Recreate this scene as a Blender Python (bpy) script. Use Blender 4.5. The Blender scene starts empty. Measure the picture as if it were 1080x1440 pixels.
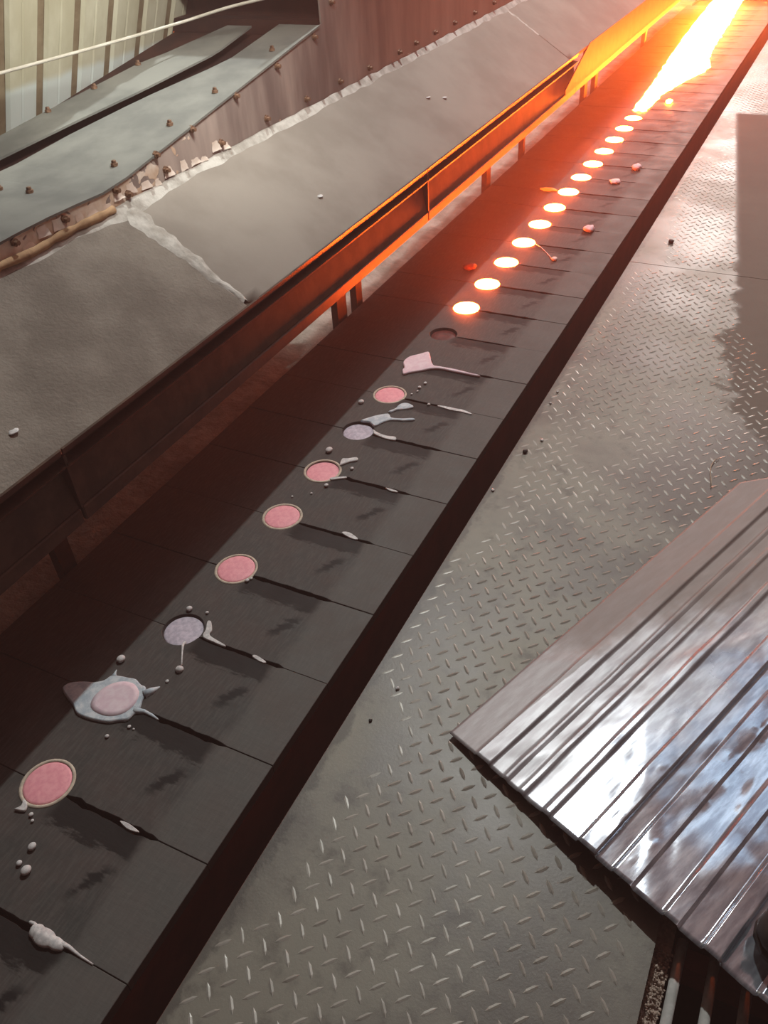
import bpy, bmesh, math, random
from mathutils import Vector, Matrix, noise

# ------------------------------------------------------------------ camera
S = bpy.context.scene
COL = S.collection
PI = math.pi
RND = random.Random(7)

cam_data = bpy.data.cameras.new('camera')
cam = bpy.data.objects.new('camera', cam_data)
COL.objects.link(cam)
YAW, PITCH, ROLL = -0.50316982, 0.68527896, -0.07462857
fw = Vector((math.sin(YAW)*math.cos(PITCH), math.cos(YAW)*math.cos(PITCH), -math.sin(PITCH)))
rt = Vector((math.cos(YAW), -math.sin(YAW), 0))
up = rt.cross(fw)
r2 = rt*math.cos(ROLL) + up*math.sin(ROLL)
u2 = -rt*math.sin(ROLL) + up*math.cos(ROLL)
cam.matrix_world = Matrix(((r2.x, u2.x, -fw.x, 1.17102744),
                           (r2.y, u2.y, -fw.y, -0.55244594),
                           (r2.z, u2.z, -fw.z, 1.53309022),
                           (0, 0, 0, 1)))
cam_data.sensor_fit = 'VERTICAL'
cam_data.sensor_height = 36.0
cam_data.sensor_width = 27.0
cam_data.lens = 1173.6647/1440*36.0
cam_data.clip_start = 0.02
S.camera = cam

# ------------------------------------------------------------------ world, lamps, exposure
S.view_settings.view_transform = 'Standard'
S.view_settings.look = 'None'
S.view_settings.exposure = 0.0
S.view_settings.gamma = 1.0
S.view_settings.use_curve_mapping = False
S.cycles.use_denoising = True
S.cycles.max_bounces = 6

W = bpy.data.worlds.new('dim_hall')
S.world = W
W.use_nodes = True
W.node_tree.nodes['Background'].inputs[0].default_value = (0.52, 0.56, 0.62, 1)
W.node_tree.nodes['Background'].inputs[1].default_value = 0.05
glow_haze = W.node_tree.nodes.new('ShaderNodeVolumeScatter')      # thin scattering air added to spread the red glow of the metal
glow_haze.inputs['Color'].default_value = (1.0, 0.84, 0.78, 1)
glow_haze.inputs['Density'].default_value = 0.02
W.node_tree.links.new(glow_haze.outputs[0], W.node_tree.nodes['World Output'].inputs['Volume'])


def lamp(name, kind, loc, target, energy, color, size=0.1, size_y=None, spread=None):
    d = bpy.data.lights.new(name, kind)
    d.energy = energy
    d.color = color
    if kind == 'AREA':
        d.shape = 'RECTANGLE' if size_y else 'DISK'
        d.size = size
        if size_y: d.size_y = size_y
        if spread: d.spread = spread
    else:
        d.shadow_soft_size = size
    o = bpy.data.objects.new(name, d)
    o.location = loc
    v = Vector(target) - Vector(loc)
    o.rotation_euler = v.to_track_quat('-Z', 'Y').to_euler()
    COL.objects.link(o)
    return o


lamp('high_bay_lamp', 'POINT', (-0.43, 4.2, 5.5), (0, 0, 0), 1000, (0.95, 0.985, 0.94), 0.05)
lamp('roof_light_panel', 'AREA', (1.3, 5.6, 5.5), (1.1, 0.6, 0), 20, (0.58, 0.82, 1.0), 2.4, 1.6)
lamp('far_floodlight', 'AREA', (-0.1, 13.5, 4.0), (0.8, 3.0, 0), 450, (1.0, 0.90, 0.82), 1.2, 1.8)
lamp('under_apron_fill_light', 'AREA', (-0.60, 4.2, 0.52), (-0.60, 4.2, 0), 1.6, (1.0, 0.95, 0.9), 0.06, 4.4, math.radians(50))  # unseen strip added to brighten the dusty ground behind the posts
lamp('wall_fill_light', 'AREA', (0.15, 1.3, 1.95), (-0.95, 1.7, 0.98), 6.0, (1.0, 0.98, 0.88), 0.4, 0.4, math.radians(75))  # unseen fill added to brighten the leaning wall and the duct face


# ------------------------------------------------------------------ material helpers
def lin(r, g, b):
    return tuple(((c/255)/12.92 if c/255 <= 0.04045 else ((c/255+0.055)/1.055)**2.4) for c in (r, g, b)) + (1,)


class NT:
    def __init__(self, name):
        self.m = bpy.data.materials.new(name)
        self.m.use_nodes = True
        self.t = self.m.node_tree
        self.b = self.t.nodes['Principled BSDF']
        self.tc = self.t.nodes.new('ShaderNodeTexCoord')
        self.pos = self.tc.outputs['Object']

    def n(self, kind, **kw):
        x = self.t.nodes.new(kind)
        for k, v in kw.items(): setattr(x, k, v)
        return x

    def set(self, sock, v):
        if isinstance(v, bpy.types.NodeSocket): self.t.links.new(v, sock)
        else: sock.default_value = v

    def world(self):
        self.pos = self.n('ShaderNodeNewGeometry').outputs['Position']
        return self.pos

    def noise(self, scale, detail=4, rough=0.55, stretch=None, vec=None, dist=0.0):
        v = vec or self.pos
        if stretch:
            mp = self.n('ShaderNodeMapping')
            self.set(mp.inputs[0], v)
            mp.inputs['Scale'].default_value = stretch
            v = mp.outputs[0]
        x = self.n('ShaderNodeTexNoise')
        self.set(x.inputs['Vector'], v)
        x.inputs['Scale'].default_value = scale
        x.inputs['Detail'].default_value = detail
        x.inputs['Roughness'].default_value = rough
        x.inputs['Distortion'].default_value = dist
        return x.outputs[0]

    def ramp(self, v, a, b, lo=0.0, hi=1.0, smooth=True):
        x = self.n('ShaderNodeMapRange')
        x.interpolation_type = 'SMOOTHSTEP' if smooth else 'LINEAR'
        self.set(x.inputs[0], v)
        for i, q in enumerate((a, b, lo, hi)): x.inputs[i+1].default_value = q
        return x.outputs[0]

    def math(self, op, a, b=0.0, c=None):
        x = self.n('ShaderNodeMath', operation=op)
        self.set(x.inputs[0], a)
        self.set(x.inputs[1], b)
        if c is not None: self.set(x.inputs[2], c)
        return x.outputs[0]

    def mix(self, f, a, b):
        x = self.n('ShaderNodeMix', data_type='RGBA')
        self.set(x.inputs[0], f)
        self.set(x.inputs[6], a)
        self.set(x.inputs[7], b)
        return x.outputs[2]

    def xyz(self, vec=None):
        x = self.n('ShaderNodeSeparateXYZ')
        self.set(x.inputs[0], vec or self.pos)
        return x.outputs

    def rand(self):
        return self.n('ShaderNodeObjectInfo').outputs['Random']

    def bump(self, h, strength=0.3, dist=0.002):
        x = self.n('ShaderNodeBump')
        x.inputs['Strength'].default_value = strength
        x.inputs['Distance'].default_value = dist
        self.set(x.inputs['Height'], h)
        self.t.links.new(x.outputs[0], self.b.inputs['Normal'])

    def out(self, color=None, rough=None, metal=None, spec=None):
        if color is not None: self.set(self.b.inputs['Base Color'], color)
        if rough is not None: self.set(self.b.inputs['Roughness'], rough)
        if metal is not None: self.set(self.b.inputs['Metallic'], metal)
        if spec is not None: self.set(self.b.inputs['Specular IOR Level'], spec)
        return self.m


def pm(name, c1, c2, scale=8, rough=0.6, metal=0.0, bump=0.2, bscale=60, bdist=0.002, lo=0.35, hi=0.65, stretch=None, spec=0.4):
    k = NT(name)
    f = k.ramp(k.noise(scale, 5, 0.6, stretch), lo, hi)
    if bump: k.bump(k.noise(bscale, 4, 0.6), bump, bdist)
    return k.out(k.mix(f, c1, c2), rough, metal, spec)


def emit(name, color, strength):
    k = NT(name)
    k.b.inputs['Base Color'].default_value = (0.1, 0.02, 0.01, 1)
    k.b.inputs['Emission Color'].default_value = color
    k.b.inputs['Emission Strength'].default_value = strength
    return k.m


def m_plate():
    k = NT('cast_iron_mould_plate')
    x, y, z = k.xyz()
    off = k.math('MULTIPLY', k.rand(), 37.0)
    ve = k.n('ShaderNodeVectorMath', operation='ADD')
    k.set(ve.inputs[0], k.pos)
    cb = k.n('ShaderNodeCombineXYZ')
    k.set(cb.inputs[0], off); k.set(cb.inputs[1], off)
    k.set(ve.inputs[1], cb.outputs[0])
    v = ve.outputs[0]
    n1 = k.noise(9, 5, 0.6, None, v)
    n2 = k.noise(30, 5, 0.65, (0.6, 2.0, 1), v)
    fine = k.noise(90, 3, 0.6, (2.0, 0.25, 1), v)
    base = k.mix(k.ramp(n1, 0.3, 0.7), lin(62, 62, 60), lin(76, 69, 66))
    base = k.mix(k.math('MULTIPLY', k.ramp(fine, 0.4, 0.7), 0.35), base, lin(98, 94, 90))
    # worn brighter band at the right-hand end
    xr = k.math('ADD', x, k.math('MULTIPLY', k.math('SUBTRACT', n1, 0.5), 0.06))
    base = k.mix(k.math('MULTIPLY', k.ramp(xr, 0.265, 0.30), 0.45), base, lin(100, 98, 94))
    # soot band below the far joint
    ye = k.math('ADD', y, k.math('MULTIPLY', k.math('SUBTRACT', n2, 0.5), 0.09))
    band = k.math('MULTIPLY', k.ramp(ye, 0.052, 0.068), k.math('MULTIPLY', k.ramp(x, 0.03, 0.07), k.ramp(xr, 0.285, 0.262)))
    base = k.mix(k.math('MULTIPLY', band, 0.92), base, lin(24, 20, 19))
    # scuff
    sx = k.math('ADD', k.math('SUBTRACT', x, 0.235), k.math('MULTIPLY', y, -0.5))
    sc = k.math('ADD', k.math('ABSOLUTE', sx), k.math('MULTIPLY', k.math('SUBTRACT', n2, 0.5), 0.07))
    scuff = k.math('MULTIPLY', k.ramp(sc, 0.020, 0.004), k.math('MULTIPLY', k.ramp(y, 0.045, 0.02), k.ramp(y, -0.06, -0.02)))
    base = k.mix(k.math('MULTIPLY', scuff, 0.95), base, lin(22, 20, 20))
    k.bump(k.math('ADD', n2, k.math('MULTIPLY', band, -0.6)), 0.35, 0.0015)
    return k.out(base, k.ramp(n1, 0.3, 0.7, 0.55, 0.72), 0.0, 0.25)


def m_floor():
    k = NT('dusty_chequer_plate_steel')
    k.world()
    x, y, z = k.xyz()
    n1 = k.noise(2.2, 5, 0.6)
    n2 = k.noise(14, 5, 0.65)
    n3 = k.noise(160, 3, 0.7)
    c = k.mix(k.ramp(n1, 0.38, 0.62), lin(80, 74, 68), lin(120, 116, 105))
    c = k.mix(k.math('MULTIPLY', k.ramp(n2, 0.5, 0.72), 0.6), c, lin(62, 54, 50))
    c = k.mix(k.math('MULTIPLY', k.ramp(n3, 0.55, 0.8), 0.25), c, lin(140, 136, 128))
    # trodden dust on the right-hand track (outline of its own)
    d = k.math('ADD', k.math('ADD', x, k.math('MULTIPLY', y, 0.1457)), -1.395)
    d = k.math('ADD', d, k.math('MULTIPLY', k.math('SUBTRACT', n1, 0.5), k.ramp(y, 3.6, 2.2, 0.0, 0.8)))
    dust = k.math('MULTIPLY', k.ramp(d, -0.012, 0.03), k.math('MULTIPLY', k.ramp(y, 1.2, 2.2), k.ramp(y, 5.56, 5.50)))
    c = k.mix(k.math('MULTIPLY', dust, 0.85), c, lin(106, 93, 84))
    # grime towards the conveyor edge
    ge = k.math('ADD', x, k.math('MULTIPLY', k.math('SUBTRACT', n2, 0.5), 0.10))
    c = k.mix(k.math('MULTIPLY', k.ramp(ge, 0.53, 0.515), 0.6), c, lin(48, 42, 40))
    k.bump(k.math('ADD', n3, n2), 0.25, 0.001)
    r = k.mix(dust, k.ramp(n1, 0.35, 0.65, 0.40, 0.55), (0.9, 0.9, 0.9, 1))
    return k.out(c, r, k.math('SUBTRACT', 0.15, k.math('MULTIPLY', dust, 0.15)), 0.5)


def m_sheet():
    k = NT('galvanised_sheet')
    x, y, z = k.xyz()      # x across the ribs, y along them
    n1 = k.noise(3.5, 5, 0.6)
    cr = k.noise(8, 1, 0.4, (1.2, 0.5, 1), None, 0.3)
    n3 = k.noise(60, 4, 0.6, (1, 0.2, 1))
    d = k.math('ADD', k.math('SUBTRACT', k.math('MULTIPLY', y, 0.55), x), k.math('MULTIPLY', k.math('SUBTRACT', n1, 0.5), 0.5))
    dust = k.ramp(d, -0.05, 0.28)
    dust = k.math('MAXIMUM', dust, k.math('MULTIPLY', k.ramp(k.math('ADD', x, k.math('MULTIPLY', k.math('SUBTRACT', n1, 0.5), 0.5)), 0.44, 0.12), 0.62))  # beyond the dust, left side dulled in colour and gloss to subdue lamp highlight
    edge = k.ramp(k.math('ADD', x, k.math('MULTIPLY', n3, 0.01)), 0.088, 0.078)
    dust = k.math('MAXIMUM', dust, k.math('MULTIPLY', edge, 0.8))
    c = k.mix(k.ramp(n3, 0.35, 0.7), lin(150, 156, 168), lin(196, 204, 214))
    c = k.mix(k.math('MULTIPLY', dust, 0.9), c, lin(128, 113, 106))
    k.bump(k.math('ADD', cr, k.math('MULTIPLY', n3, 0.03)), 0.16, 0.02)
    return k.out(c, k.ramp(dust, 0, 1, 0.11, 0.6, False), k.ramp(dust, 0, 1, 0.75, 0.1, False), 0.5)


def m_panel_face():
    k = NT('brown_painted_steel_peeling')
    k.world()
    x, y, z = k.xyz()
    n1 = k.noise(7, 5, 0.6)
    streak = k.noise(7, 4, 0.6, (1, 1, 0.2))
    pe = k.noise(16, 3, 0.5, (1, 1, 1.3), None, 0.8)
    c = k.mix(k.ramp(streak, 0.3, 0.75), lin(128, 114, 110), lin(190, 174, 166))
    c = k.mix(k.math('MULTIPLY', k.ramp(y, 2.3, 3.2), 0.5), c, lin(214, 178, 156))
    bias = k.ramp(y, 1.0, 1.70, 0.14, -0.30, False)
    lowb = k.ramp(z, 0.815, 0.80, 0.0, 0.12)
    f = k.ramp(k.math('ADD', pe, k.math('ADD', bias, lowb)), 0.50, 0.53)
    c = k.mix(f, c, k.mix(k.ramp(n1, 0.4, 0.65), lin(248, 236, 224), lin(214, 184, 160)))
    k.bump(f, 0.5, 0.002)
    return k.out(c, 0.55, 0.0, 0.4)


def m_wall():
    k = NT('cream_corrugated_wall_sheet')
    k.world()
    x, y, z = k.xyz()
    n1 = k.noise(6, 5, 0.6, (1, 1, 0.3))
    c = k.mix(k.ramp(n1, 0.35, 0.7), lin(196, 190, 164), lin(222, 218, 196))
    low = k.ramp(k.math('ADD', z, k.math('MULTIPLY', k.math('SUBTRACT', n1, 0.5), 0.04)), 0.985, 0.955)
    c = k.mix(low, c, lin(226, 234, 230))  # bluish light along the wall's foot put into the colour
    return k.out(c, 0.55, 0.0, 0.4)


M = {}
M['plate'] = m_plate()
M['skirt'] = pm('sooty_skirt_steel', lin(94, 52, 43), lin(116, 65, 54), 6, 0.5, 0.0, 0.15)
M['rim'] = pm('pale_ash_rim', lin(176, 164, 148), lin(206, 192, 174), 60, 0.8, 0.0, 0.4, 200, 0.001)
M['cup'] = pm('scorched_cup', lin(38, 34, 34), lin(58, 50, 48), 60, 0.7, 0.0, 0.2)
M['pink'] = pm('cooling_pink_alloy', lin(234, 152, 164), lin(244, 170, 178), 70, 0.55, 0.0, 0.12, 200, 0.0006)
M['lilac'] = pm('cold_lilac_alloy', lin(176, 168, 182), lin(206, 196, 208), 70, 0.55, 0.0, 0.25, 140, 0.001)
M['blush'] = pm('blush_alloy_splash', lin(216, 190, 200), lin(226, 208, 214), 50, 0.6, 0.0, 0.3, 120, 0.001)
M['blue'] = pm('blue_grey_alloy_splash', lin(168, 182, 192), lin(206, 212, 216), 60, 0.5, 0.0, 0.3, 120, 0.001)
M['white'] = pm('silver_white_alloy', lin(186, 184, 184), lin(220, 216, 214), 90, 0.5, 0.0, 0.3, 160, 0.001)
M['darkred'] = pm('scorched_red_residue', lin(70, 26, 22), lin(96, 38, 32), 60, 0.6, 0.0, 0.3)
M['hot'] = emit('white_hot_alloy', (1.0, 0.095, 0.007, 1), 620.0)
M['stream'] = emit('white_hot_stream', (1.0, 0.13, 0.009, 1), 400.0)
M['ember'] = emit('orange_ember', (1.0, 0.16, 0.01, 1), 1.6)
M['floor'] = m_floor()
M['tread'] = pm('worn_tread_steel', lin(134, 130, 122), lin(160, 156, 148), 9, 0.38, 0.1, 0.1)
M['pit'] = pm('pit_dirt', lin(30, 27, 26), lin(44, 38, 36), 10, 0.9)
M['bar'] = pm('steel_bar', lin(168, 166, 162), lin(196, 194, 190), 30, 0.5, 0.1, 0.15)
M['grit'] = pm('brown_grit', lin(150, 130, 116), lin(200, 180, 166), 70, 0.7)
M['sheet'] = m_sheet()
M['apron_rough'] = pm('rough_mortar_apron', lin(116, 108, 99), lin(140, 132, 122), 5, 0.9, 0.0, 0.6, 110, 0.004)
M['apron'] = pm('smooth_dusty_apron', lin(132, 124, 115), lin(148, 140, 131), 3, 0.85, 0.0, 0.15, 90, 0.002)
M['mortar'] = pm('pale_mortar', lin(158, 152, 144), lin(200, 196, 189), 16, 0.9, 0.0, 0.5, 60, 0.006)
M['rail'] = pm('rusty_edge_rail', lin(62, 46, 38), lin(86, 66, 54), 14, 0.45, 0.2, 0.2)
M['post'] = pm('dark_post_steel', lin(60, 46, 40), lin(80, 62, 54), 14, 0.6)
M['ground'] = pm('grey_dust', lin(128, 122, 112), lin(160, 152, 142), 9, 0.95, 0.0, 0.8, 40, 0.01)
M['face'] = m_panel_face()
M['cover'] = pm('grey_dusty_cover_plate', lin(108, 110, 107), lin(132, 133, 128), 4, 0.85, 0.0, 0.12, 60, 0.002)
M['dark'] = pm('dark_rusty_interior', lin(48, 30, 27), lin(70, 42, 36), 7, 0.8)
M['bolt'] = pm('rusty_bolt', lin(92, 66, 52), lin(150, 118, 96), 80, 0.5, 0.2)
M['flake'] = pm('pale_paint_flake', lin(232, 214, 200), lin(246, 232, 222), 30, 0.7)
M['tan'] = pm('tan_packing', lin(150, 118, 86), lin(184, 150, 114), 20, 0.85, 0.0, 0.5, 50, 0.004)
M['wall'] = m_wall()
M['groove'] = pm('dirty_wall_groove', lin(126, 108, 86), lin(150, 134, 110), 12, 0.7)
M['hose'] = pm('grey_white_hose', lin(196, 190, 176), lin(214, 208, 196), 20, 0.5)
M['rubber'] = pm('black_boot_leather', lin(34, 31, 30), lin(48, 44, 40), 30, 0.6)
M['twig'] = pm('dry_wire', lin(170, 150, 126), lin(196, 178, 152), 60, 0.6)
M['black'] = pm('black_slag_crumb', lin(26, 24, 24), lin(44, 40, 38), 60, 0.6)


# ------------------------------------------------------------------ mesh helpers
class MB:
    def __init__(self): self.v, self.f = [], []

    def add(self, vs, fs):
        o = len(self.v)
        self.v += [tuple(p) for p in vs]
        self.f += [tuple(i+o for i in q) for q in fs]
        return self

    def box(self, x0, x1, y0, y1, z0, z1):
        return self.add([(x0, y0, z0), (x1, y0, z0), (x1, y1, z0), (x0, y1, z0), (x0, y0, z1), (x1, y0, z1), (x1, y1, z1), (x0, y1, z1)],
                        [(3, 2, 1, 0), (4, 5, 6, 7), (0, 1, 5, 4), (1, 2, 6, 5), (2, 3, 7, 6), (3, 0, 4, 7)])

    def prism(self, loop, off):
        """loop of 3D points (counter-clockwise seen from the outside), extruded by vector off"""
        n = len(loop)
        off = Vector(off)
        vs = [Vector(p) for p in loop] + [Vector(p)+off for p in loop]
        fs = [tuple(range(n)), tuple(reversed(range(n, 2*n)))]
        for i in range(n):
            j = (i+1) % n
            fs.append((j, i, i+n, j+n))
        return self.add(vs, fs)

    def tube(self, pts, rad, n=10, cap=True):
        pts = [Vector(p) for p in pts]
        rads = rad if isinstance(rad, (list, tuple)) else [rad]*len(pts)
        vs, fs = [], []
        for i, p in enumerate(pts):
            t = (pts[min(i+1, len(pts)-1)] - pts[max(i-1, 0)]).normalized()
            a = t.cross(Vector((0, 0, 1)))
            if a.length < 1e-4: a = t.cross(Vector((1, 0, 0)))
            a.normalize()
            b = a.cross(t)
            for q in range(n):
                w = 2*PI*q/n
                vs.append(p + (a*math.cos(w) + b*math.sin(w))*rads[i])
        for i in range(len(pts)-1):
            for q in range(n):
                s = (q+1) % n
                fs.append((i*n+q, i*n+s, (i+1)*n+s, (i+1)*n+q))
        if cap:
            fs.append(tuple(reversed(range(n))))
            fs.append(tuple(range((len(pts)-1)*n, len(pts)*n)))
        return self.add(vs, fs)

    def lathe(self, prof, n=32, cx=0, cy=0, cap=True):
        vs, fs = [], []
        for r, z in prof:
            for q in range(n):
                w = 2*PI*q/n
                vs.append((cx+r*math.cos(w), cy+r*math.sin(w), z))
        for i in range(len(prof)-1):
            for q in range(n):
                s = (q+1) % n
                fs.append((i*n+q, i*n+s, (i+1)*n+s, (i+1)*n+q))
        if cap and prof[-1][0] > 0: fs.append(tuple(range((len(prof)-1)*n, len(prof)*n)))
        return self.add(vs, fs)

    def ball(self, c, r, squash=1.0, n=8, m=5):
        vs, fs = [], []
        for i in range(m+1):
            a = PI*i/m
            for q in range(n):
                w = 2*PI*q/n
                vs.append((c[0]+r*math.sin(a)*math.cos(w), c[1]+r*math.sin(a)*math.sin(w), c[2]+r*squash*math.cos(a)))
        for i in range(m):
            for q in range(n):
                s = (q+1) % n
                fs.append((i*n+q, (i+1)*n+q, (i+1)*n+s, i*n+s))
        return self.add(vs, fs)

    def mesh(self, name, mat, smooth=False, weld=False):
        me = bpy.data.meshes.new(name)
        me.from_pydata(self.v, [], self.f)
        if weld or True:
            bm = bmesh.new(); bm.from_mesh(me)
            bmesh.ops.remove_doubles(bm, verts=bm.verts, dist=1e-6)
            bmesh.ops.recalc_face_normals(bm, faces=bm.faces)
            bm.to_mesh(me); bm.free()
        if mat: me.materials.append(mat)
        if smooth:
            for p in me.polygons: p.use_smooth = True
        return me


def link(name, me, parent=None, loc=(0, 0, 0)):
    o = bpy.data.objects.new(name, me)
    COL.objects.link(o)
    loc = Vector(loc)
    if parent is not None:
        o.parent = parent
        p, base = parent, Vector((0, 0, 0))
        while p is not None:
            base += Vector(p.location)
            p = p.parent
        loc = loc - base
    o.location = loc
    return o


def tag(o, label=None, cat=None, group=None, kind=None):
    if label: o['label'] = label
    if cat: o['category'] = cat
    if group: o['group'] = group
    if kind: o['kind'] = kind
    return o


def empty(name, loc, label=None, cat=None, group=None, kind=None):
    o = bpy.data.objects.new(name, None)
    o.location = loc
    o.empty_display_size = 0.1
    COL.objects.link(o)
    return tag(o, label, cat, group, kind)


def local(me, c):
    """re-origin a mesh built in world coordinates"""
    me.transform(Matrix.Translation(-Vector(c)))
    return me


def world_obj(name, mb, mat, parent=None, smooth=False, bevel=0.0):
    me = mb.mesh(name, mat, smooth)
    c = Vector((0, 0, 0))
    for v in me.vertices: c += v.co
    c /= max(1, len(me.vertices))
    c.z = min(v.co.z for v in me.vertices)
    local(me, c)
    if bevel:
        bm = bmesh.new(); bm.from_mesh(me)
        bmesh.ops.bevel(bm, geom=[e for e in bm.edges if len(e.link_faces) == 2 and e.calc_face_angle(0) > 0.6], offset=bevel, segments=1, affect='EDGES')
        bm.to_mesh(me); bm.free()
    return link(name, me, parent, c)


def smooth_loop(pts, sub=3):
    n = len(pts)
    out = []
    for i in range(n):
        p0, p1, p2, p3 = (Vector(pts[(i+k-1) % n]) for k in range(4))
        for s in range(sub):
            t = s/sub
            out.append(0.5*((2*p1) + (p2-p0)*t + (2*p0-5*p1+4*p2-p3)*t*t + (3*p1-p0-3*p2+p3)*t**3))
    return out


def blob_mesh(name, pts, h, mat, z0=0.0, sub=3, inset=0.004):
    loop = smooth_loop(pts, sub)
    a = sum(loop[i].x*loop[(i+1) % len(loop)].y - loop[(i+1) % len(loop)].x*loop[i].y for i in range(len(loop)))
    if a < 0: loop.reverse()
    bm = bmesh.new()
    vs = [bm.verts.new((p.x, p.y, z0)) for p in loop]
    f = bm.faces.new(vs)
    r = bmesh.ops.extrude_face_region(bm, geom=[f])
    tv = [g for g in r['geom'] if isinstance(g, bmesh.types.BMVert)]
    for v in tv: v.co.z = z0 + h*0.55
    top = [g for g in r['geom'] if isinstance(g, bmesh.types.BMFace)]
    bmesh.ops.inset_region(bm, faces=top, thickness=inset, depth=h*0.45, use_even_offset=False)
    bmesh.ops.recalc_face_normals(bm, faces=bm.faces)
    me = bpy.data.meshes.new(name)
    bm.to_mesh(me); bm.free()
    me.materials.append(mat)
    for p in me.polygons: p.use_smooth = len(p.vertices) < 6
    c = Vector((sum(p.x for p in loop)/len(loop), sum(p.y for p in loop)/len(loop), z0))
    local(me, c)
    return me, c


# ------------------------------------------------------------------ setting: floor
floor_mb = MB().box(-0.9, 3.2, -1.2, 10.2, -0.46, -0.42)
floor = world_obj('floor', floor_mb, M['pit'])
tag(floor, 'dark concrete base under the walkway plates', None, None, 'structure')


def floor_plate(loop):
    mb = MB().prism([(x, y, 0.0) for x, y in loop], (0, 0, -0.007))
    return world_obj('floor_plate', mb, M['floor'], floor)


EDGE = 0.5086
plates_xy = [
    [(EDGE, -1.0), (1.232, -1.0), (1.232, 0.26), (2.8, 0.26), (2.8, 3.018), (EDGE, 3.055)],
    [(EDGE, 3.059), (2.8, 3.022), (2.8, 5.556), (EDGE, 5.556)],
    [(EDGE, 5.561), (2.8, 5.561), (2.8, 10.2), (EDGE, 10.2)],
]
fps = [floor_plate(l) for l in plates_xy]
tag(fps[0], None); fps[0]['label'] = 'nearest chequer plate with the pit cut-out'
fps[1]['label'] = 'middle chequer plate'
fps[2]['label'] = 'farthest chequer plate'


def tread_field(parent, y0, y1):
    mb = MB()
    L, Wd, H = 0.0165, 0.0042, 0.0019
    for steep in (0, 1):
        ox, oy = (0.6074, 0.4833) if steep else (0.5836, 0.4577)
        d = Vector((-0.645, 0.764)) if steep else Vector((0.674, 0.739))
        p = Vector((-d.y, d.x))
        for i in range(-2, 34):
            for j in range(-30, 145):
                x, y = ox + 0.0476*i, oy + 0.0523*j
                if not (EDGE+0.02 < x and y0+0.02 < y < y1-0.02): continue
                if x > 2.2 - 0.17*y or y < -0.7: continue
                if y < 0.28 and x > 1.20: continue
                w = noise.noise((x*1.7, y*1.1, 3.1)) + 0.5*noise.noise((x*5, y*4, 9.2))
                edge_d = min(1.0, (x-EDGE-0.012)/0.16)
                hh = H*max(0.0, min(1.0, 0.92 + 1.1*w - 0.75*(1-edge_d)))
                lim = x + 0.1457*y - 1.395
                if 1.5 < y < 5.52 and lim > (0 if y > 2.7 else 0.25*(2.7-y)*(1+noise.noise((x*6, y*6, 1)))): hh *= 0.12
                if y > 5.56 and x > 1.6 - 0.15*y + 0.1: hh *= 0.3
                if hh < 0.0004: continue
                c = Vector((x, y))
                w_ = Wd*(0.7+0.3*hh/H)
                pts = [c-d*L, c-d*L*0.45-p*w_, c+d*L*0.45-p*w_, c+d*L, c+d*L*0.45+p*w_, c-d*L*0.45+p*w_]
                vs = [(q.x, q.y, 0.0002) for q in pts] + [((c-d*L*0.55).x, (c-d*L*0.55).y, hh), ((c+d*L*0.55).x, (c+d*L*0.55).y, hh)]
                mb.add(vs, [(0, 1, 6), (1, 2, 7, 6), (2, 3, 7), (3, 4, 7), (4, 5, 6, 7), (5, 0, 6)])
    me = bpy.data.meshes.new('tread_relief')
    me.from_pydata(mb.v, [], mb.f)
    me.materials.append(M['tread'])
    return tag(link('tread_relief', me, parent, (0, 0, 0)), None, None, None, 'stuff')


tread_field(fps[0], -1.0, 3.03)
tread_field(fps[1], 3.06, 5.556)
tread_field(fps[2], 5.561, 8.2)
pit_ledge = world_obj('pit_ledge', MB().box(1.225, 1.262, -1.0, 0.30, -0.12, -0.035), M['grit'], floor)
trench = world_obj('trench_wall', MB().box(EDGE-0.004, EDGE+0.004, -1.0, 10.2, -0.42, -0.008), M['skirt'], floor)

# dusty ground left of the conveyor
g = MB()
NX, NY = 16, 150
for j in range(NY+1):
    for i in range(NX+1):
        x = -0.438 - 0.9*(i/NX)
        y = -1.2 + 11.4*j/NY
        h = -0.055 + 0.03*noise.noise((x*4, y*4, 0)) + 0.02*noise.noise((x*14, y*14, 5)) + 0.05*(i/NX)
        if i == 0: h = -0.05
        g.v.append((x, y, h))
for j in range(NY):
    for i in range(NX):
        a = j*(NX+1)+i
        g.f.append((a, a+NX+1, a+NX+2, a+1))
ground = world_obj('floor_dust', g, M['ground'], None, True)
tag(ground, 'grey dusty lumpy ground under the sloping apron', None, None, 'structure')

# ------------------------------------------------------------------ casting conveyor
conv = empty('casting_conveyor', (0, 4.0, -0.30), 'long dark cast-iron conveyor of mould plates with a row of round cups', 'conveyor')
P = 0.24
XL, XR = -0.4276, 0.4218
RC, CY = 0.0535, 0.007


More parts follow.
